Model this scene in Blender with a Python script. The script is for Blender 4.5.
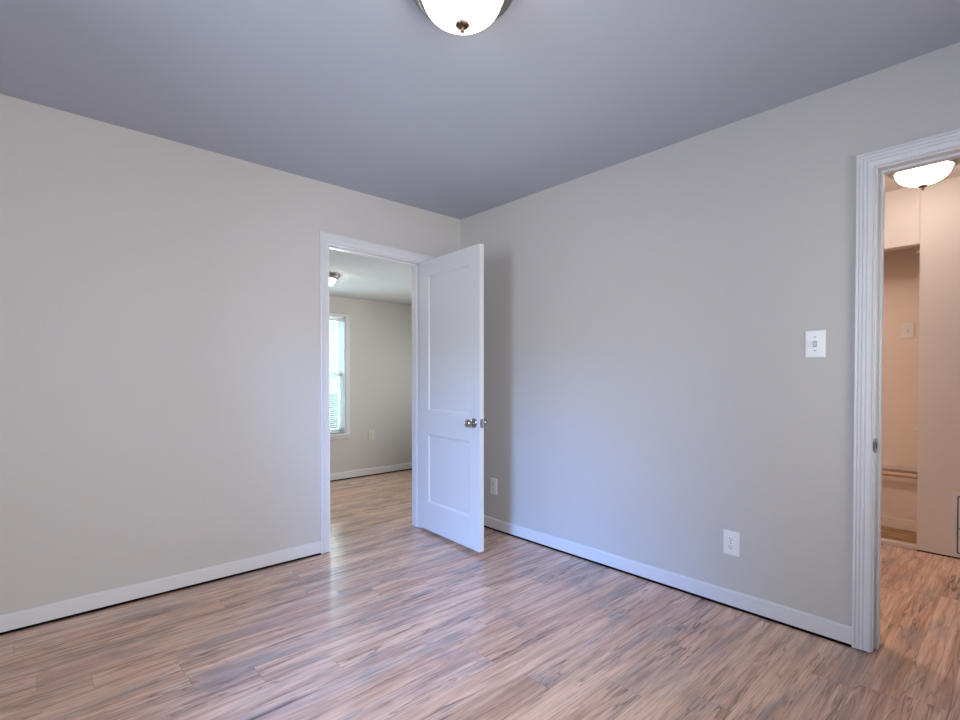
import bpy, bmesh, math, random
from mathutils import Vector, Matrix
random.seed(7)
for o in list(bpy.data.objects):
    bpy.data.objects.remove(o, do_unlink=True)
S = bpy.context.scene
C = S.collection
PI = math.pi

# ------------------------------------------------------------------ camera
cd = bpy.data.cameras.new('camera')
cam = bpy.data.objects.new('camera', cd); C.objects.link(cam)
F, PITCH, YAW = 501.3, -0.01284, 0.73878
cd.sensor_fit = 'HORIZONTAL'; cd.sensor_width = 36.0
cd.lens = F / 960 * 36.0
cd.shift_y = (382.05 - 360) / 960
cd.clip_start = 0.02
cam.location = (-2.6412, -3.1318, 1.1723)
cam.rotation_euler = (PI / 2 + PITCH, 0, -YAW)
S.camera = cam

# ------------------------------------------------------------------ world and light
w = bpy.data.worlds.new('sky'); S.world = w; w.use_nodes = True
nt = w.node_tree; nt.nodes.clear()
wo = nt.nodes.new('ShaderNodeOutputWorld'); wb = nt.nodes.new('ShaderNodeBackground')
wb.inputs[0].default_value = (0.66, 0.86, 1.0, 1); wb.inputs[1].default_value = 1.6
nt.links.new(wb.outputs[0], wo.inputs[0])

# radiant colour of every source (linear RGB): windows in watts, lamp glass and sky in emission strength
LIGHT = {
    'west_sky': (480, 1290, 3550), 'west': (42, 46, 58), 'south': (67, 60.5, 59.5), 'south_fill_two': (18, 15.5, 15),
    'north': (40, 46, 50), 'far_fill': (37, 35, 33),
    'lamp': (9, 7.2, 5.6), 'lamp_hall': (17, 14.8, 13.2), 'hall_fill': (136, 117, 104), 'lamp_far': (30, 27, 24), 'sky': (.9, 1.3, 1.42),
}
def area(name, key, loc, aim, sx, sy, spread=180):
    c = LIGHT[key]; k = max(c)
    l = bpy.data.lights.new(name, 'AREA'); l.shape = 'RECTANGLE'; l.size = sx; l.size_y = sy
    l.energy = k; l.color = tuple(v / k for v in c) if k > 0 else (0, 0, 0); l.spread = math.radians(spread)
    o = bpy.data.objects.new(name, l); C.objects.link(o); o.location = loc
    d = Vector(aim).normalized()
    o.rotation_euler = d.to_track_quat('-Z', 'Y').to_euler()
    return o
wb.inputs[0].default_value = LIGHT['sky'] + (1,); wb.inputs[1].default_value = 1.0
# daylight through the windows: open sky slanting down through the west window towards the corner, and the diffuse light of every window; the south and far-side ones are added unseen fill
area('daylight_west_sky', 'west_sky', (-7.6, -4.1, 3.55), (3.9, 2.1, -2.1), 4.2, 1.9)
area('daylight_west', 'west', (-3.86, -2.0, 1.45), (1, 0, 0), .70, 1.10)
area('fill_south', 'south', (-2.1, -3.91, 1.42), (0, 1, 0), 1.30, 1.15)  # added fill behind the camera for the room's overall brightness
area('fill_south_two', 'south_fill_two', (-.75, -3.91, 1.42), (0, 1, 0), .80, 1.15)  # second added south fill, lifts the ceiling edges
area('daylight_north', 'north', (-.335, 2.26, 1.17), (0, -1, 0), .74, 1.24)
area('fill_far_side', 'far_fill', (1.86, 1.1, 1.2), (-1, 0, 0), 1.20, 1.2)  # added unseen fill that brightens the far room

S.view_settings.view_transform = 'Standard'
S.view_settings.look = 'None'
S.view_settings.exposure = -0.07
S.view_settings.gamma = 1.0
S.view_settings.use_curve_mapping = False

# ------------------------------------------------------------------ materials
def lin(c):
    return tuple(((v / 255) / 12.92 if v / 255 <= .04045 else ((v / 255 + .055) / 1.055) ** 2.4) for v in c) + (1,)

def mat(name, rgb, rough=.5, metal=0, bump=0, bscale=60, coat=0, spec=.5, vary=0):
    m = bpy.data.materials.new(name); m.use_nodes = True
    n = m.node_tree.nodes; L = m.node_tree.links
    b = n['Principled BSDF']
    b.inputs['Base Color'].default_value = lin(rgb)
    b.inputs['Roughness'].default_value = rough
    b.inputs['Metallic'].default_value = metal
    b.inputs['Specular IOR Level'].default_value = spec
    b.inputs['Coat Weight'].default_value = coat
    g = n.new('ShaderNodeNewGeometry')
    if bump:
        t = n.new('ShaderNodeTexNoise'); t.inputs['Scale'].default_value = bscale; t.inputs['Detail'].default_value = 5
        L.new(g.outputs['Position'], t.inputs['Vector'])
        u = n.new('ShaderNodeBump'); u.inputs['Strength'].default_value = 1.0; u.inputs['Distance'].default_value = bump
        L.new(t.outputs['Fac'], u.inputs['Height']); L.new(u.outputs[0], b.inputs['Normal'])
    if vary:
        t = n.new('ShaderNodeTexNoise'); t.inputs['Scale'].default_value = 3; t.inputs['Detail'].default_value = 3
        L.new(g.outputs['Position'], t.inputs['Vector'])
        mx = n.new('ShaderNodeMix'); mx.data_type = 'RGBA'
        a = lin(rgb)
        mx.inputs['A'].default_value = tuple(v * (1 - vary) for v in a[:3]) + (1,)
        mx.inputs['B'].default_value = tuple(min(1, v * (1 + vary)) for v in a[:3]) + (1,)
        L.new(t.outputs['Fac'], mx.inputs['Factor']); L.new(mx.outputs['Result'], b.inputs['Base Color'])
    return m

M = {}
M['wall'] = mat('greige_wall_paint', (204, 200, 198), .62, bump=.0006, bscale=90, vary=.012, spec=.3)
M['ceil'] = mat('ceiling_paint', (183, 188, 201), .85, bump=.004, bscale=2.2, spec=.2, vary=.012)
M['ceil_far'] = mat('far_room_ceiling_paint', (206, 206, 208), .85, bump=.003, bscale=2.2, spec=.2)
M['trim'] = mat('white_trim_paint', (224, 223, 227), .34)
M['door'] = mat('white_door_paint', (220, 221, 224), .30, bump=.0003, bscale=30)
M['plate'] = mat('white_plastic', (240, 240, 242), .3)
M['ivory'] = mat('ivory_plastic', (222, 216, 208), .35)
M['slot'] = mat('dark_slot', (40, 38, 40), .6)
M['nickel'] = mat('brushed_nickel', (150, 142, 136), .32, metal=1, bump=.0001, bscale=300)
M['chrome'] = mat('polished_nickel', (176, 172, 174), .16, metal=1)
M['finial'] = mat('bronze_nickel', (112, 94, 84), .38, metal=1)
M['threshold'] = mat('worn_threshold_paint', (214, 196, 184), .6, vary=.12)
M['dark'] = mat('sole_wood_gap_shade', (22, 16, 15), .95, spec=.05)  # sole plates and gap strips; the gap's shade is put into the colour
M['hallwall'] = mat('beige_wall_paint', (228, 217, 209), .65, bump=.0006, bscale=90, vary=.012, spec=.3)
M['hallceil'] = mat('hall_ceiling_paint', (228, 219, 212), .8, spec=.2)
M['closet'] = mat('closet_paint', (226, 205, 189), .7, bump=.0006, bscale=60, spec=.3)
M['wood'] = mat('bare_pine', (200, 168, 140), .55, vary=.05)
M['vinyl'] = mat('white_vinyl', (235, 238, 240), .35)
M['grass'] = mat('grass_ground', (96, 130, 70), .9, vary=.2)

def emit_glass(name, key):
    m = bpy.data.materials.new(name); m.use_nodes = True
    b = m.node_tree.nodes['Principled BSDF']
    b.inputs['Base Color'].default_value = (.9, .88, .85, 1); b.inputs['Roughness'].default_value = .2
    c = LIGHT[key]; k = max(c)
    b.inputs['Emission Color'].default_value = tuple(v / k for v in c) + (1,) if k > 0 else (0, 0, 0, 1)
    b.inputs['Emission Strength'].default_value = k
    return m
M['glow'] = emit_glass('lit_opal_glass', 'lamp')
M['glow_hall'] = emit_glass('lit_opal_glass_hall', 'lamp_hall')
M['glow_hall_fill'] = emit_glass('lit_opal_glass_hall_fill', 'hall_fill')  # glow of the added, unseen hall light
M['glow_far'] = emit_glass('lit_opal_glass_far', 'lamp_far')

def glass_mat():
    m = bpy.data.materials.new('window_glass'); m.use_nodes = True
    n = m.node_tree.nodes; L = m.node_tree.links; n.clear()
    o = n.new('ShaderNodeOutputMaterial'); t = n.new('ShaderNodeBsdfTransparent'); g = n.new('ShaderNodeBsdfGlossy')
    t.inputs[0].default_value = (.93, .97, .96, 1); g.inputs['Roughness'].default_value = .02
    f = n.new('ShaderNodeFresnel'); f.inputs[0].default_value = 1.45; mx = n.new('ShaderNodeMixShader')
    L.new(f.outputs[0], mx.inputs[0]); L.new(t.outputs[0], mx.inputs[1]); L.new(g.outputs[0], mx.inputs[2]); L.new(mx.outputs[0], o.inputs[0])
    return m
M['glass'] = glass_mat()

def slat_mat():
    m = bpy.data.materials.new('blind_slat'); m.use_nodes = True
    n = m.node_tree.nodes; L = m.node_tree.links; b = n['Principled BSDF']
    b.inputs['Base Color'].default_value = (.85, .88, .88, 1); b.inputs['Roughness'].default_value = .4
    t = n.new('ShaderNodeBsdfTranslucent'); t.inputs[0].default_value = (.8, .88, .88, 1)
    mx = n.new('ShaderNodeMixShader'); mx.inputs[0].default_value = .45
    L.new(b.outputs[0], mx.inputs[1]); L.new(t.outputs[0], mx.inputs[2]); L.new(mx.outputs[0], n['Material Output'].inputs[0])
    return m
M['slat'] = slat_mat()

def floor_mat():
    m = bpy.data.materials.new('laminate_planks'); m.use_nodes = True
    n = m.node_tree.nodes; L = m.node_tree.links; b = n['Principled BSDF']
    def math_(op, a, c=None, d=None):
        k = n.new('ShaderNodeMath'); k.operation = op
        for i, v in enumerate((a, c, d)):
            if v is None: continue
            if isinstance(v, (int, float)): k.inputs[i].default_value = v
            else: L.new(v, k.inputs[i])
        return k.outputs[0]
    def ramp(fac, stops):
        r = n.new('ShaderNodeValToRGB'); e = r.color_ramp.elements
        e[0].position, e[0].color = stops[0]; e[1].position, e[1].color = stops[-1]
        for p, c in stops[1:-1]:
            q = e.new(p); q.color = c
        L.new(fac, r.inputs[0]); return r.outputs[0]
    def mix(fac, a, c, mode='MIX'):
        k = n.new('ShaderNodeMix'); k.data_type = 'RGBA'; k.blend_type = mode
        for s, v in (('Factor', fac), ('A', a), ('B', c)):
            if isinstance(v, (int, float)): k.inputs[s].default_value = v
            elif isinstance(v, tuple): k.inputs[s].default_value = v
            else: L.new(v, k.inputs[s])
        return k.outputs['Result']
    g = n.new('ShaderNodeNewGeometry'); sp = n.new('ShaderNodeSeparateXYZ'); L.new(g.outputs['Position'], sp.inputs[0])
    x, y = sp.outputs[0], sp.outputs[1]
    W, LEN = .127, 1.22
    yr = math_('DIVIDE', math_('ADD', y, .155), W)
    row = math_('FLOOR', yr)
    wn = n.new('ShaderNodeTexWhiteNoise'); wn.noise_dimensions = '1D'; L.new(row, wn.inputs['W'])
    xr = math_('ADD', math_('DIVIDE', x, LEN), math_('MULTIPLY', wn.outputs['Value'], 7.31))
    col = math_('FLOOR', xr)
    idv = n.new('ShaderNodeCombineXYZ'); L.new(row, idv.inputs[0]); L.new(col, idv.inputs[1])
    wp = n.new('ShaderNodeTexWhiteNoise'); wp.noise_dimensions = '2D'; L.new(idv.outputs[0], wp.inputs['Vector'])
    rnd = wp.outputs['Value']
    # grain coordinates: stretched along x, shifted per plank
    def grain(sx, sy, scale, detail, rough, dist, k):
        v = n.new('ShaderNodeCombineXYZ')
        L.new(math_('ADD', math_('MULTIPLY', x, sx), math_('MULTIPLY', rnd, 37.0 + k)), v.inputs[0])
        L.new(math_('MULTIPLY', y, sy), v.inputs[1]); L.new(math_('MULTIPLY', rnd, 11.0 * k), v.inputs[2])
        t = n.new('ShaderNodeTexNoise'); t.inputs['Scale'].default_value = scale; t.inputs['Detail'].default_value = detail
        t.inputs['Roughness'].default_value = rough; t.inputs['Distortion'].default_value = dist
        L.new(v.outputs[0], t.inputs['Vector']); return t.outputs['Fac']
    broad = grain(1.2, 16.0, 1.0, 3, .55, .6, 1)
    veinn = grain(.95, 13.0, 1.0, 4, .55, .45, 2)
    mid = grain(2.0, 52.0, 1.0, 6, .70, .6, 3)
    dash = grain(2.4, 30.0, 1.0, 3, .6, .8, 7)
    fine = grain(6.0, 150.0, 1.0, 3, .6, .2, 4)
    patch = grain(1.6, 7.0, 1.0, 4, .6, 1.0, 5)
    gate = grain(1.3, 6.0, 1.0, 2, .5, .4, 6)
    base = ramp(broad, [(.28, lin((150, 112, 98))), (.44, lin((206, 162, 140))), (.58, lin((230, 192, 168))), (.74, lin((190, 152, 134)))])
    tone = ramp(rnd, [(0, lin((184, 140, 120))), (.3, lin((226, 184, 158))), (.55, lin((194, 160, 146))), (.8, lin((218, 176, 152))), (1, lin((200, 158, 138)))])
    c = mix(.46, base, tone)
    greyf = ramp(patch, [(.49, (0, 0, 0, 1)), (.66, (1, 1, 1, 1))])
    c = mix(math_('MULTIPLY', greyf, .70), c, lin((146, 134, 132)))
    streak = ramp(mid, [(.34, (1, 1, 1, 1)), (.50, (0, 0, 0, 1))])
    c = mix(math_('MULTIPLY', streak, .46), c, lin((112, 84, 76)))
    light = ramp(mid, [(.54, (0, 0, 0, 1)), (.70, (1, 1, 1, 1))])
    c = mix(math_('MULTIPLY', light, .30), c, lin((248, 222, 203)))
    # thin dark veins along contours of a stretched noise: long lines that close into cathedral loops
    v1 = math_('ABSOLUTE', math_('SUBTRACT', math_('FRACT', math_('MULTIPLY', veinn, 8.0)), .5))
    vein = ramp(v1, [(.0, (1, 1, 1, 1)), (.13, (0, 0, 0, 1))])
    gatef = ramp(gate, [(.42, (0, 0, 0, 1)), (.60, (1, 1, 1, 1))])
    c = mix(math_('MULTIPLY', vein, math_('ADD', math_('MULTIPLY', gatef, .62), .16)), c, lin((92, 68, 64)))
    dashf = ramp(dash, [(.62, (0, 0, 0, 1)), (.70, (1, 1, 1, 1))])
    c = mix(math_('MULTIPLY', dashf, .62), c, lin((86, 66, 64)))
    finec = ramp(fine, [(.35, (.98, .97, .96, 1)), (.65, (1.25, 1.24, 1.23, 1))])
    c = mix(1.0, c, finec, 'MULTIPLY')
    # seams
    fy = math_('FRACT', yr); fx = math_('FRACT', xr)
    sy_ = math_('LESS_THAN', math_('MINIMUM', fy, math_('SUBTRACT', 1, fy)), .009)
    sx_ = math_('LESS_THAN', math_('MINIMUM', fx, math_('SUBTRACT', 1, fx)), .0013)
    seam = math_('MAXIMUM', math_('MULTIPLY', sy_, .25), math_('MULTIPLY', sx_, .28))
    c = mix(seam, c, lin((92, 72, 66)))
    L.new(c, b.inputs['Base Color'])
    rr = math_('ADD', math_('MULTIPLY', fine, .08), .15)
    L.new(rr, b.inputs['Roughness'])
    b.inputs['Specular IOR Level'].default_value = .65
    bp = n.new('ShaderNodeBump'); bp.inputs['Distance'].default_value = .0002; bp.inputs['Strength'].default_value = .6
    h = math_('SUBTRACT', fine, math_('MULTIPLY', seam, 1.0)); L.new(h, bp.inputs['Height']); L.new(bp.outputs[0], b.inputs['Normal'])
    return m
M['floor'] = floor_mat()

def old_floor_mat():
    m = mat('old_closet_boards', (150, 112, 74), .7)
    n = m.node_tree.nodes; L = m.node_tree.links
    g = n.new('ShaderNodeNewGeometry'); mp = n.new('ShaderNodeMapping'); mp.inputs['Scale'].default_value = (14, 3, 1)
    t = n.new('ShaderNodeTexNoise'); t.inputs['Scale'].default_value = 2.2; t.inputs['Detail'].default_value = 6
    r = n.new('ShaderNodeValToRGB'); r.color_ramp.elements[0].position = .36; r.color_ramp.elements[0].color = lin((104, 72, 44))
    r.color_ramp.elements[1].position = .62; r.color_ramp.elements[1].color = lin((186, 148, 104))
    L.new(g.outputs['Position'], mp.inputs[0]); L.new(mp.outputs[0], t.inputs['Vector']); L.new(t.outputs['Fac'], r.inputs[0])
    L.new(r.outputs[0], n['Principled BSDF'].inputs['Base Color'])
    return m
M['oldfloor'] = old_floor_mat()

# ------------------------------------------------------------------ mesh helpers
def link(name, bm, m, parent=None, bevel=0, smooth=False, seg=2):
    bmesh.ops.recalc_face_normals(bm, faces=bm.faces[:])
    me = bpy.data.meshes.new(name); bm.to_mesh(me); bm.free()
    for k in (m if isinstance(m, (list, tuple)) else [m]): me.materials.append(k)
    if smooth:
        for p in me.polygons: p.use_smooth = True
    o = bpy.data.objects.new(name, me); C.objects.link(o)
    if parent: o.parent = parent
    if bevel:
        b = o.modifiers.new('bevel', 'BEVEL'); b.width = bevel; b.segments = seg; b.limit_method = 'ANGLE'; b.angle_limit = math.radians(40)
    return o

def box(bm, x0, x1, y0, y1, z0, z1, mi=0):
    v = [bm.verts.new((x, y, z)) for x in (x0, x1) for y in (y0, y1) for z in (z0, z1)]
    for f in ((0, 1, 3, 2), (4, 6, 7, 5), (0, 4, 5, 1), (2, 3, 7, 6), (0, 2, 6, 4), (1, 5, 7, 3)):
        bm.faces.new([v[i] for i in f]).material_index = mi

def boxes(name, L, m, parent=None, bevel=0, **k):
    bm = bmesh.new()
    for b in L: box(bm, *b)
    return link(name, bm, m, parent, bevel, **k)

def lathe(bm, prof, n=48, mtx=None, mi=0):
    """prof: (r, z) list, spun about local z"""
    mtx = mtx or Matrix()
    rings = []
    for r, z in prof:
        if r < 1e-5: rings.append([bm.verts.new(mtx @ Vector((0, 0, z)))])
        else: rings.append([bm.verts.new(mtx @ Vector((r * math.cos(2 * PI * i / n), r * math.sin(2 * PI * i / n), z))) for i in range(n)])
    for a, b in zip(rings, rings[1:]):
        for i in range(n):
            j = (i + 1) % n
            q = [a[i % len(a)], a[j % len(a)], b[j % len(b)], b[i % len(b)]]
            u = []
            for v in q:
                if v not in u: u.append(v)
            if len(u) > 2: bm.faces.new(u).material_index = mi

def empty(name, loc=(0, 0, 0), rotz=0):
    o = bpy.data.objects.new(name, None); o.empty_display_size = .1; C.objects.link(o)
    o.location = loc; o.rotation_euler = (0, 0, rotz); return o

def tag(o, label=None, cat=None, group=None, kind=None):
    if label: o['label'] = label
    if cat: o['category'] = cat
    if group: o['group'] = group
    if kind: o['kind'] = kind
    return o
def struct(o): o['kind'] = 'structure'; return o

def copy_tree(o, parent=None):
    c = o.copy(); C.objects.link(c)
    if parent: c.parent = parent
    for ch in list(o.children): copy_tree(ch, c)
    return c

H = 2.44
def wall(name, axis, p0, p1, a0, a1, z1, openings, m, gap=.035, inset=.05):
    """box wall between planes p0..p1 on `axis`, running a0..a1, with openings (b0,b1,zb,zt); its foot is set back behind the baseboard"""
    bm = bmesh.new()
    cuts = sorted({a0, a1, *[v for o in openings for v in o[:2]]})
    for s, e in zip(cuts, cuts[1:]):
        zs = [(gap, z1)]
        for o in openings:
            if o[0] <= s + 1e-6 and e <= o[1] + 1e-6:
                zs = [(gap, o[2]), (o[3], z1)] if o[2] > gap else [(o[3], z1)]
        for lo, hi in zs:
            if axis == 0: box(bm, p0, p1, s, e, lo, hi)
            else: box(bm, s, e, p0, p1, lo, hi)
        if zs[0][0] == gap:
            if axis == 0: box(bm, p0 + inset, p1 - inset, s, e, 0, gap, 1)
            else: box(bm, s, e, p0 + inset, p1 - inset, 0, gap, 1)
    bmesh.ops.remove_doubles(bm, verts=bm.verts[:], dist=1e-5)
    return struct(link(name, bm, [m, M['dark']]))

# ------------------------------------------------------------------ structure
# doorway into the far room (north wall) and into the hall (east wall)
NX0, NX1, NZ = -1.137, -0.400, 2.045
EY0, EY1, EZ = -3.458, -2.695, 2.037
J = .02
XW, YS = -3.70, -3.75
XH, YHS = 1.775, -4.30          # hall's far wall, hall's south end
YF, ZF, XFW, XFE = 2.08, 2.055, -2.9, 1.70     # far room
CY0, CY1, CZ, XB = -2.629, -1.60, 2.05, 2.215  # closet

struct(boxes('floor', [(XW - .14, XH + .02, YHS - .14, YF + .14, -.06, 0)], M['floor']))
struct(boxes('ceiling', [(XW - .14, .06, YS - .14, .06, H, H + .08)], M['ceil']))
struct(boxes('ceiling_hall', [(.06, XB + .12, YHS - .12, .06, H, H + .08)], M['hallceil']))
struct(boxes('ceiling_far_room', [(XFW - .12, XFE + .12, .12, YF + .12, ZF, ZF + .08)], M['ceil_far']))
NO = (NX0 - J, NX1 + .055, 0, NZ + J)
EO = (EY0 - J, EY1 + J, 0, EZ + J)
wall('wall_north', 1, 0, .12, XW - .12, XFE, H, [NO], M['wall'])
wall('wall_east', 0, 0, .12, YHS, 0, H, [EO], M['wall'])
wall('wall_west', 0, XW - .12, XW, YS - .12, 0, H, [(-2.36, -1.64, .88, 2.02)], M['wall'])
wall('wall_south', 1, YS - .12, YS, XW, 0, H, [(-2.76, -1.44, .80, 2.04), (-1.16, -.34, .80, 2.04)], M['wall'])
wall('wall_hall_east', 0, XH, XH + .10, YHS, 0, H, [(CY0, CY1, 0, CZ)], M['hallwall'], gap=.007, inset=.03)
wall('wall_hall_south', 1, YHS - .12, YHS, .12, XH + .1, H, [], M['hallwall'])
wall('wall_far_room_north', 1, YF, YF + .12, XFW, XFE + .12, ZF, [(-.72, .05, .525, 1.835)], M['wall'])
wall('wall_far_room_west', 0, XFW - .12, XFW, .12, YF + .12, ZF, [], M['wall'])
wall('wall_far_room_east', 0, XFE, XFE + .12, .12, YF, ZF, [(.48, 1.72, .58, 1.82)], M['wall'])
# closet shell
struct(boxes('wall_closet_back', [(XB, XB + .1, CY0 - .1, CY1 + .1, .0, H)], M['closet']))
struct(boxes('wall_closet_south', [(XH + .10, XB, CY0 - .1, CY0 - .004, 0, H)], M['closet']))
struct(boxes('wall_closet_north', [(XH + .10, XB, CY1 + .004, CY1 + .1, 0, H)], M['closet']))
struct(boxes('ceiling_closet', [(XH + .10, XB, CY0, CY1, 2.2, 2.26)], M['closet']))
struct(boxes('floor_closet', [(XH + .02, XB, CY0 - .004, CY1 + .004, -.02, .02)], M['oldfloor']))
struct(boxes('trim_closet_threshold', [(XH - .004, XH + .055, CY0, CY1, 0, .027)], M['threshold'], bevel=.003))
struct(boxes('baseboard_closet', [(XB - .012, XB, CY0, CY1, .021, .098)], M['closet'], bevel=.003))
# panel seam batten on the hall wall above the closet
struct(boxes('trim_hall_batten', [(XH - .004, XH, CY0 + .003, CY0 + .019, CZ + .001, H)], M['hallwall'], bevel=.001))

def baseboard(name, axis, plane, sgn, a0, a1):
    z0, z1, t = .0125, .087, .013
    prof = [(0, z0), (t, z0), (t, z1 - .007), (t - .005, z1), (0, z1)]
    bm = bmesh.new()
    n = max(2, int((a1 - a0) / .12)); rings = []
    for i in range(n + 1):
        a = a0 + (a1 - a0) * i / n
        wv = .0012 * math.sin(a * 5.1 + 1) + .0008 * math.sin(a * 12.7)
        rg = []
        for q, (t_, z) in enumerate(prof):
            zz = z + (wv if q > 1 else 0)
            rg.append(bm.verts.new((plane + sgn * t_, a, zz) if axis == 0 else (a, plane + sgn * t_, zz)))
        rings.append(rg)
    for r, s in zip(rings, rings[1:]):
        for q in range(5):
            bm.faces.new((r[q], r[(q + 1) % 5], s[(q + 1) % 5], s[q]))
    bm.faces.new(rings[0]); bm.faces.new(rings[-1])
    return struct(link(name, bm, M['trim']))
# dark strips under each baseboard paint the shade of the laminate's expansion gap
struct(boxes('trim_gap_shade', [(XW, NX0 - J, -.0125, .06, 0, .0012), (NX1 + .055, 0, -.0125, .06, 0, .0012), (-.0125, .06, EY1 + J, 0, 0, .0012),
                                (XFW, XFE, YF - .0125, YF + .06, 0, .0012), (XH - .006, XH + .06, YHS, CY0, 0, .0012)], M['dark']))
CW = .064   # casing width
REV = .006
baseboard('baseboard_north', 1, 0, -1, XW, NX0 - REV - CW)
baseboard('baseboard_north_corner', 1, 0, -1, NX1 + .035 + REV + CW, 0)
baseboard('baseboard_east', 0, 0, -1, EY1 + REV + CW, -.013)
baseboard('baseboard_west', 0, XW, 1, YS, -.013)
baseboard('baseboard_south', 1, YS, 1, XW + .013, 0)
baseboard('baseboard_east_end', 0, 0, -1, YS + .013, EY0 - REV - CW)
baseboard('baseboard_far_room', 1, YF, -1, XFW, XFE)

# casings: profile (u = distance outwards from the opening, t = thickness)
PROF = [(0, 0), (0, .010), (.003, .013), (.006, .010), (.012, .011), (.024, .0125), (.0262, .0095), (.0285, .0135), (.038, .0145),
        (.0402, .011), (.0425, .0155), (.0500, .0165), (.0520, .013), (.0545, .019), (.0615, .019), (.064, .017), (.064, 0)]
def casing(name, axis, plane, sgn, a0, a1, zt, parent, z0=.004, sag=0):
    a0 -= REV; a1 += REV; zt += REV
    bm = bmesh.new(); rings = []
    for k in range(4):
        rg = []
        for u, t in PROF:
            a = a0 - u if k < 2 else a1 + u
            z = z0 if k in (0, 3) else zt + u - (sag if k == 2 else 0)
            rg.append(bm.verts.new((plane + sgn * t, a, z) if axis == 0 else (a, plane + sgn * t, z)))
        rings.append(rg)
    n = len(PROF)
    for r, q_ in zip(rings, rings[1:]):
        for q in range(n):
            bm.faces.new((r[q], r[(q + 1) % n], q_[(q + 1) % n], q_[q]))
    bm.faces.new(rings[0]); bm.faces.new(rings[-1])
    return link(name, bm, M['trim'], parent)
def head_board(bm, x0, x1, y0, y1, zl, zr, top):          # head jamb whose underside runs from zl down to zr
    v = [bm.verts.new(p) for p in ((x0, y0, zl), (x1, y0, zr), (x1, y1, zr), (x0, y1, zl), (x0, y0, top), (x1, y0, top), (x1, y1, top), (x0, y1, top))]
    for f in ((0, 1, 2, 3), (4, 5, 6, 7), (0, 1, 5, 4), (1, 2, 6, 5), (2, 3, 7, 6), (3, 0, 4, 7)): bm.faces.new([v[i] for i in f])

t1 = struct(empty('trim_1', ((NX0 + NX1) / 2, .06, 0)))
def at0(o):                      # children are modelled in world space
    o.matrix_parent_inverse = Matrix.Translation(o.parent.location).inverted(); return o
SAG, JR = .026, .055        # the old head sags towards the hinge side, where the jamb is packed out
at0(casing('casing', 1, 0, -1, NX0, NX1 + JR - J, NZ, t1, sag=SAG)); at0(casing('casing', 1, .12, 1, NX0, NX1 + JR - J, NZ, t1, sag=SAG))
bm = bmesh.new()
box(bm, NX0 - J, NX0, 0, .12, .003, NZ + J); box(bm, NX1, NX1 + JR, 0, .12, .003, NZ + J)
head_board(bm, NX0, NX1, 0, .12, NZ, NZ - SAG, NZ + J)
at0(link('jamb', bm, M['trim'], t1, .0015))
bm = bmesh.new()
box(bm, NX0, NX0 + .011, .042, .08, .003, NZ - .002); box(bm, NX1 - .011, NX1, .042, .08, .003, NZ - SAG - .001)
head_board(bm, NX0 + .011, NX1 - .011, .042, .08, NZ - .011, NZ - SAG - .011, NZ - .003)
at0(link('door_stop', bm, M['trim'], t1, .0015))
t2 = struct(empty('trim_2', (.06, (EY0 + EY1) / 2, 0)))
at0(casing('casing', 0, 0, -1, EY0, EY1, EZ, t2)); at0(casing('casing', 0, .12, 1, EY0, EY1, EZ, t2))
at0(boxes('jamb', [(0, .12, EY0 - J, EY0, .003, EZ), (0, .12, EY1, EY1 + J, .003, EZ), (0, .12, EY0 - J, EY1 + J, EZ, EZ + J)], M['trim'], t2, .0015))
at0(boxes('door_stop', [(.042, .08, EY0, EY0 + .011, .003, EZ - .011), (.042, .08, EY1 - .011, EY1, .003, EZ - .011), (.042, .08, EY0, EY1, EZ - .011, EZ)], M['trim'], t2, .0015))
bm = bmesh.new()                                       # strike plate with curled lip round the jamb edge
box(bm, -.004, .036, EY1 - .0022, EY1 + .001, .846, .907)
box(bm, -.011, -.004, EY1 - .0012, EY1 + .004, .856, .897)
sp_ = at0(link('strike_plate', bm, M['chrome'], t2, .001))
at0(boxes('latch_hole', [(.008, .024, EY1 - .0027, EY1, .864, .890)], M['slot'], sp_))

# ------------------------------------------------------------------ windows
def window(name, axis, plane, sgn, a0, a1, z0, z1, cw=.052, hd=.052, ear=.02, depth=.12):
    """sgn: direction into the room; sash frames, panes, casing, stool"""
    root = struct(empty(name, ((plane, (a0 + a1) / 2, z0) if axis == 0 else ((a0 + a1) / 2, plane, z0))))
    def bx(t0, t1, b0, b1, c0, c1):
        p = sorted((plane + sgn * t0, plane + sgn * t1))
        return (p[0], p[1], b0, b1, c0, c1) if axis == 0 else (b0, b1, p[0], p[1], c0, c1)
    at0(boxes('casing', [bx(0, .016, a0 - cw, a0, z0, z1 + hd), bx(0, .016, a1, a1 + cw, z0, z1 + hd), bx(0, .016, a0, a1, z1, z1 + hd), bx(0, .022, a0 - cw - ear, a1 + cw + ear, z1 + hd, z1 + hd + ear * .8)], M['trim'], root, .002))
    at0(boxes('stool', [bx(-.06, .035, a0 - cw - .003, a1 + cw + .003, z0 - .026, z0), bx(0, .014, a0 - cw, a1 + cw, z0 - .062, z0 - .026)], M['trim'], root, .003))
    f = .012
    at0(boxes('frame', [bx(-depth, 0, a0, a0 + f, z0, z1), bx(-depth, 0, a1 - f, a1, z0, z1), bx(-depth, 0, a0, a1, z1 - f, z1), bx(-depth, -.06, a0, a1, z0, z0 + f)], M['vinyl'], root))
    zm = (z0 + z1) / 2
    for (c0, c1, d) in ((z0 + f, zm + .016, -.062), (zm - .016, z1 - f, -.09)):
        sw = .036; u0, u1 = a0 + f, a1 - f
        s = at0(boxes('sash', [bx(d, d - .026, u0, u0 + sw, c0, c1), bx(d, d - .026, u1 - sw, u1, c0, c1), bx(d, d - .026, u0, u1, c0, c0 + sw), bx(d, d - .026, u0, u1, c1 - sw, c1)], M['vinyl'], root, .002))
        at0(boxes('pane', [bx(d - .011, d - .015, u0 + sw - .004, u1 - sw + .004, c0 + sw - .004, c1 - sw + .004)], M['glass'], s))
    return root
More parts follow.
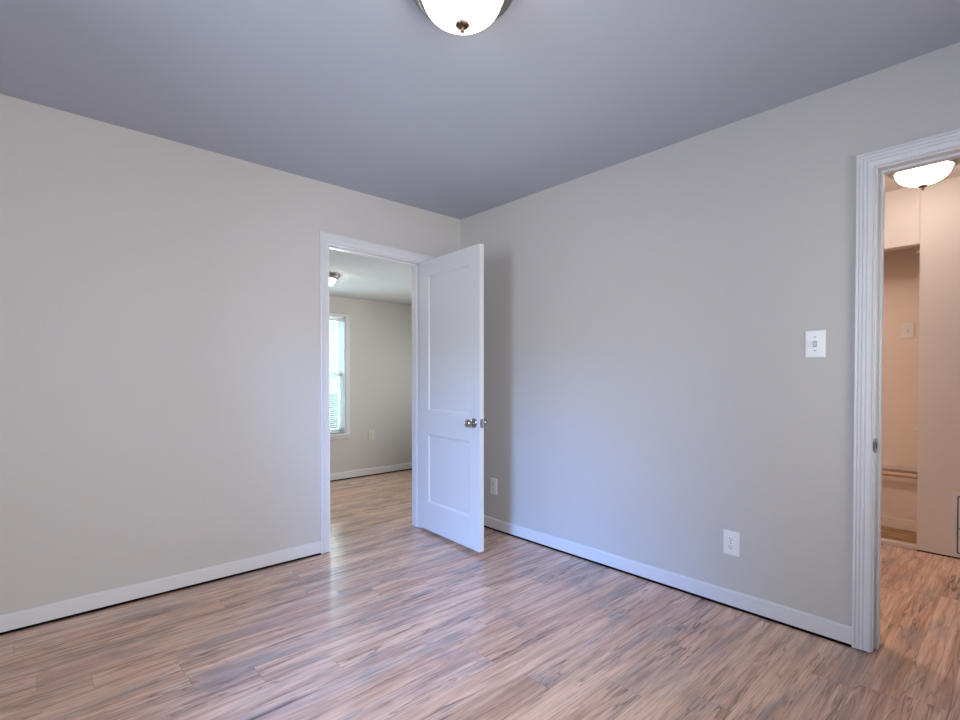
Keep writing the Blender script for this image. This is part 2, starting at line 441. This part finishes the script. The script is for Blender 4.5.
window('window_1', 1, YF, -1, -.72, .05, .525, 1.835, .045, .018, .014)
window('window_2', 0, XW, 1, -2.36, -1.64, .88, 2.02)
window('window_added_south', 1, YS, 1, -2.76, -1.44, .80, 2.04)  # unseen window, added for the south fill to enter by
window('window_added_south_two', 1, YS, 1, -1.16, -.34, .80, 2.04)  # unseen second south window, added for the ceiling fill
window('window_added_far', 0, XFE, -1, .48, 1.72, .58, 1.82)  # unseen east window, added to let fill into the far room
struct(boxes('ground', [(-30, 30, 2.4, 40, -.6, -.5), (-30, -4.2, -20, 2.4, -.6, -.5), (-4.2, 30, -20, -5, -.6, -.5), (3, 30, -5, 2.4, -.6, -.5)], M['grass']))

# blind in the far room's window
bl = tag(empty('window_blind', (-.335, YF + .028, .53)), 'white horizontal slat blind hanging in the bright window of the far room', 'blind')
BX0, BX1 = -.72 + .015, .05 - .015
at0(boxes('headrail', [(BX0, BX1, YF + .012, YF + .046, 1.780, 1.812)], M['vinyl'], bl, .002))
bm = bmesh.new()
z = .562
while z < 1.772:
    a = math.radians(28); dy, dz = .0125 * math.cos(a), .0125 * math.sin(a)
    yc = YF + .029
    v = [bm.verts.new(p) for p in ((BX0, yc - dy, z + dz), (BX1, yc - dy, z + dz), (BX1, yc, z + .0015), (BX0, yc, z + .0015), (BX1, yc + dy, z - dz), (BX0, yc + dy, z - dz))]
    bm.faces.new((v[0], v[1], v[2], v[3])); bm.faces.new((v[3], v[2], v[4], v[5]))
    z += .0225
sl = at0(link('slats', bm, M['slat'], bl)); sl.modifiers.new('t', 'SOLIDIFY').thickness = .0008
at0(boxes('bottom_rail', [(BX0, BX1, YF + .018, YF + .04, .529, .543)], M['vinyl'], bl, .002))

# ------------------------------------------------------------------ the open door
HX, HY = -.4211, -.018
FXY = Vector((-.466, -.740)); d = (FXY - Vector((HX, HY)))
DW = d.length
door = tag(empty('door_1', (HX, HY, 0), math.atan2(d.y, d.x)), 'open white two panel door with chrome knob between doorway and corner', 'door', kind='structure')
T = .035; Z0, Z1 = .026, 2.022
bm = bmesh.new()
us = [0, .112, DW - .112, DW]; zs = [Z0, .232, .738, .914, 1.908, Z1]
for side, yy in ((0, 0.0), (1, T)):
    s = -1 if side == 0 else 1
    for i in range(3):
        for k in range(5):
            q = [(us[i], zs[k]), (us[i + 1], zs[k]), (us[i + 1], zs[k + 1]), (us[i], zs[k + 1])]
            if i == 1 and k in (1, 3):
                prev = [bm.verts.new((u, yy, zz)) for u, zz in q]
                for ins, dep in ((.004, .0025), (.010, .0045), (.013, .0095)):
                    c = [(q[0][0] + ins, q[0][1] + ins), (q[1][0] - ins, q[1][1] + ins), (q[2][0] - ins, q[2][1] - ins), (q[3][0] + ins, q[3][1] - ins)]
                    cur = [bm.verts.new((u, yy - s * dep, zz)) for u, zz in c]
                    for e in range(4): bm.faces.new((prev[e], prev[(e + 1) % 4], cur[(e + 1) % 4], cur[e]))
                    prev = cur
                bm.faces.new(prev)
            else:
                bm.faces.new([bm.verts.new((u, yy, zz)) for u, zz in q])
for a, b in (((0, Z0), (DW, Z0)), ((DW, Z0), (DW, Z1)), ((DW, Z1), (0, Z1)), ((0, Z1), (0, Z0))):
    bm.faces.new([bm.verts.new(p) for p in ((a[0], 0, a[1]), (b[0], 0, b[1]), (b[0], T, b[1]), (a[0], T, a[1]))])
bmesh.ops.remove_doubles(bm, verts=bm.verts[:], dist=1e-5)
link('leaf', bm, M['door'], door, .0015)
KU, KZ = DW - .060, .862
kp = [(0, 0), (.033, 0), (.033, .003), (.030, .007), (.018, .010), (.0115, .014), (.0105, .026), (.013, .031), (.022, .036), (.0268, .044), (.0272, .052), (.0245, .059), (.016, .0635), (.006, .0645), (0, .0645)]
for sgn in (-1, 1):
    y0 = 0 if sgn < 0 else T
    mt = Matrix.Translation((KU, y0, KZ)) @ Matrix.Rotation(PI / 2 * (1 if sgn < 0 else -1), 4, 'X')
    bm = bmesh.new(); lathe(bm, kp[:6] + [(0, .014)], 40, mt); r = link('rose', bm, M['chrome'], door, smooth=True)
    bm = bmesh.new(); lathe(bm, [(0, .012)] + kp[5:], 40, mt); link('knob', bm, M['chrome'], r, smooth=True)
lp = boxes('latch_plate', [(DW, DW + .0015, T / 2 - .0125, T / 2 + .0125, KZ - .028, KZ + .028)], M['chrome'], door, .0005)
bm = bmesh.new()
v = [bm.verts.new(p) for p in ((DW, T / 2 - .007, KZ - .008), (DW, T / 2 + .007, KZ - .008), (DW + .012, T / 2 + .007, KZ - .008), (DW + .004, T / 2 - .007, KZ - .008),
                               (DW, T / 2 - .007, KZ + .008), (DW, T / 2 + .007, KZ + .008), (DW + .012, T / 2 + .007, KZ + .008), (DW + .004, T / 2 - .007, KZ + .008))]
for f in ((0, 1, 2, 3), (4, 5, 6, 7), (0, 1, 5, 4), (1, 2, 6, 5), (2, 3, 7, 6), (3, 0, 4, 7)): bm.faces.new([v[i] for i in f])
link('latch_bolt', bm, M['chrome'], lp)
for hz in (.25, 1.80):
    bm = bmesh.new(); mt = Matrix.Translation((-.0015, T + .006, hz))
    lathe(bm, [(0, -.046), (.004, -.046), (.0062, -.043), (.0062, .043), (.004, .046), (0, .046)], 16, mt)
    box(bm, -.0008, .022, T, T + .0016, hz - .043, hz + .043)
    link('hinge', bm, M['trim'], door)

# ------------------------------------------------------------------ ceiling lights
def lamp(loc, glow, label, group, s=1.0):
    root = tag(empty('ceiling_light', loc), label, 'ceiling light', group)
    root.scale = (s, s, s)
    bm = bmesh.new()
    lathe(bm, [(0, 0), (.170, 0), (.178, -.003), (.180, -.010), (.175, -.017), (.170, -.019), (.166, -.026), (.168, -.031), (.161, -.040), (.153, -.042), (.149, -.046), (.142, -.050), (.133, -.048), (.126, -.040), (0, -.036)], 72)
    link('trim_ring', bm, M['nickel'], root, smooth=True)
    bm = bmesh.new(); pr = []
    for i in range(21):
        a = i / 20 * PI / 2
        pr.append((.130 * math.cos(a) ** .90 if i < 20 else 0, -.044 - .086 * math.sin(a)))
    lathe(bm, pr, 72); bw = link('glass_bowl', bm, glow, root, smooth=True)
    bm = bmesh.new()
    lathe(bm, [(0, -.126), (.008, -.128), (.010, -.132), (.0215, -.135), (.023, -.139), (.018, -.144), (.010, -.148), (.0065, -.151), (.0062, -.153), (.0075, -.156), (.0068, -.160), (.003, -.163), (0, -.1635)], 28)
    link('finial', bm, M['finial'], root, smooth=True)
    return root
lamp((-1.585, -1.888, H), M['glow'], 'lit opal bowl ceiling light with nickel ring on the main room ceiling', 'bowl ceiling lights')
lamp((1.33, -2.69, H), M['glow_hall'], 'brightly lit white bowl ceiling light in the hall beyond the doorway', 'bowl ceiling lights', 1.0)
lamp((.95, -1.15, H), M['glow_hall_fill'], 'added unseen bowl light further along the hall that evens out its brightness', 'bowl ceiling lights')  # added out of view to even out the hall's light
lamp((-.685, 1.05, ZF), M['glow_far'], 'small lit ceiling light in the far room above the bright window', 'bowl ceiling lights', .76)

# ------------------------------------------------------------------ switches and outlets (built facing local -y, back on local y=0)
def plate_mesh(w_, h_, t, inner=None):
    bm = bmesh.new()
    def rect(wd, ht, y): return [bm.verts.new((sx * wd / 2, y, sz * ht / 2)) for sx, sz in ((-1, -1), (1, -1), (1, 1), (-1, 1))]
    a = rect(w_, h_, 0); b = rect(w_, h_, -t * .45); c = rect(w_ - .010, h_ - .010, -t)
    for p, q in ((a, b), (b, c)):
        for i in range(4): bm.faces.new((p[i], p[(i + 1) % 4], q[(i + 1) % 4], q[i]))
    bm.faces.new(a); bm.faces.new(c); return bm
def screw(bm, x, z, t):
    lathe(bm, [(0, 0), (.0032, 0), (.0030, .0010), (.0018, .0015), (0, .0015)], 14, Matrix.Translation((x, -t, z)) @ Matrix.Rotation(PI / 2, 4, 'X'))
def switch(loc, rotz, label, m, w_=.079, h_=.124):
    root = tag(empty('light_switch', loc, rotz), label, 'light switch')
    link('plate', plate_mesh(w_, h_, .006), m, root)
    bm = bmesh.new()
    v = [bm.verts.new(p) for p in ((-.005, -.006, -.011), (.005, -.006, -.011), (.005, -.006, .011), (-.005, -.006, .011), (-.004, -.009, -.008), (.004, -.009, -.008), (.004, -.018, .005), (-.004, -.018, .005), (.004, -.016, .010), (-.004, -.016, .010))]
    for f in ((0, 1, 5, 4), (4, 5, 6, 7), (7, 6, 8, 9), (9, 8, 2, 3), (0, 4, 7, 9, 3), (1, 2, 8, 6, 5)): bm.faces.new([v[i] for i in f])
    tg = link('toggle', bm, m, root)
    boxes('toggle_slot', [(-.0065, .0065, -.0064, -.0055, -.013, .013)], M['slot'] if m is M['plate'] else M['wood'], root)
    for zz in (-.030, .030):
        bm = bmesh.new(); screw(bm, 0, zz, .006); link('screw', bm, M['nickel'] if m is M['plate'] else m, root)
    return root
def outlet(loc, rotz, label, m, w_=.078, h_=.122):
    root = tag(empty('wall_outlet', loc, rotz), label, 'outlet')
    link('plate', plate_mesh(w_, h_, .006), m, root)
    for zz in (-.020, .020):
        bm = bmesh.new()
        n = 28; pts = []
        for i in range(n):
            a = 2 * PI * i / n
            pts.append((.0172 * math.cos(a), max(-.0135, min(.0135, .0172 * math.sin(a))) + zz))
        f0 = [bm.verts.new((x, -.0055, z)) for x, z in pts]; f1 = [bm.verts.new((x, -.0085, z)) for x, z in pts]
        for i in range(n): bm.faces.new((f0[i], f0[(i + 1) % n], f1[(i + 1) % n], f1[i]))
        bm.faces.new(f1)
        fc = link('receptacle', bm, m, root)
        boxes('slot', [(-.0075, -.0055, -.0090, -.0080, zz + .000, zz + .009)], M['slot'], fc)
        boxes('slot', [(.0055, .0075, -.0090, -.0080, zz + .001, zz + .008)], M['slot'], fc)
        bm = bmesh.new(); lathe(bm, [(0, 0), (.0027, 0), (.0027, .0006), (0, .0006)], 14, Matrix.Translation((0, -.0085, zz - .006)) @ Matrix.Rotation(PI / 2, 4, 'X'))
        link('slot', bm, M['slot'], fc)
    bm = bmesh.new(); screw(bm, 0, 0, .006); link('screw', bm, M['nickel'], root)
    return root
# a plate on the east wall faces -x: local -y -> -x is a rotation by -90 degrees
switch((0, -2.477, 1.315), -PI / 2, 'white toggle light switch on the wall beside the hall doorway', M['plate'])
outlet((0, -2.121, .325), -PI / 2, 'white duplex outlet low on the open wall below the light switch', M['plate'])
outlet((-.008, -.398, .332), -PI / 2, 'shaded loose outlet low on the wall behind the open door', M['plate'], .074)
outlet((.377, YF, .478), 0, 'outlet on the far room wall beside the bright window', M['ivory'])
switch((XB, -2.517, 1.505), -PI / 2, 'beige light switch high on the back wall inside the hall closet', M['ivory'], .074, .112)

# ------------------------------------------------------------------ closet fittings and hall grille
tag(boxes('wall_cleat', [(XB - .018, XB, CY0 - .003, CY1, .462, .501)], M['threshold'], None, .003), 'flat painted cleat board on the closet back wall just above the wooden rod', 'cleat')
bm = bmesh.new(); mt = Matrix.Translation((XB - .055, CY0 - .003, .436)) @ Matrix.Rotation(-PI / 2, 4, 'X')
lathe(bm, [(0, 0), (.016, 0), (.016, CY1 - CY0 + .006), (0, CY1 - CY0 + .006)], 24, mt)
tag(link('closet_rod', bm, M['wood'], None, smooth=False), 'low wooden rod across the inside of the hall closet', 'closet rod')
for (zz, lab) in ((2.0, 'small peg at the upper edge of the closet opening under the header'), (.815, 'small pale peg at closet jamb edge halfway up above the rod')):
    bm = bmesh.new()
    lathe(bm, [(0, 0), (.009, 0), (.009, .003), (.004, .004), (.003, .014), (.005, .015), (.005, .019), (0, .020)], 16, Matrix.Translation((XH + .02, CY0, zz)) @ Matrix.Rotation(-PI / 2, 4, 'X'))
    tag(link('wall_peg', bm, M['vinyl'], None), lab, 'peg', 'closet pegs')
vg = tag(empty('wall_grille', (XH, -3.05, .01)), 'white framed vent grille low on the hall wall beyond the doorway', 'vent grille')
G0, G1 = -3.30, -2.803
at0(boxes('frame', [(XH - .012, XH, G0, G0 + .022, .012, .424), (XH - .012, XH, G1 - .022, G1, .012, .424), (XH - .012, XH, G0 + .022, G1 - .022, .402, .424), (XH - .012, XH, G0 + .022, G1 - .022, .012, .034)], M['trim'], vg, .002))
at0(boxes('backing', [(XH - .002, XH, G0 + .01, G1 - .01, .02, .41)], M['slot'], vg))
at0(boxes('panel', [(XH - .010, XH - .002, G0 + .028, G1 - .028, .042, .19), (XH - .010, XH - .002, G0 + .028, G1 - .028, .196, .395)], M['trim'], vg, .002))
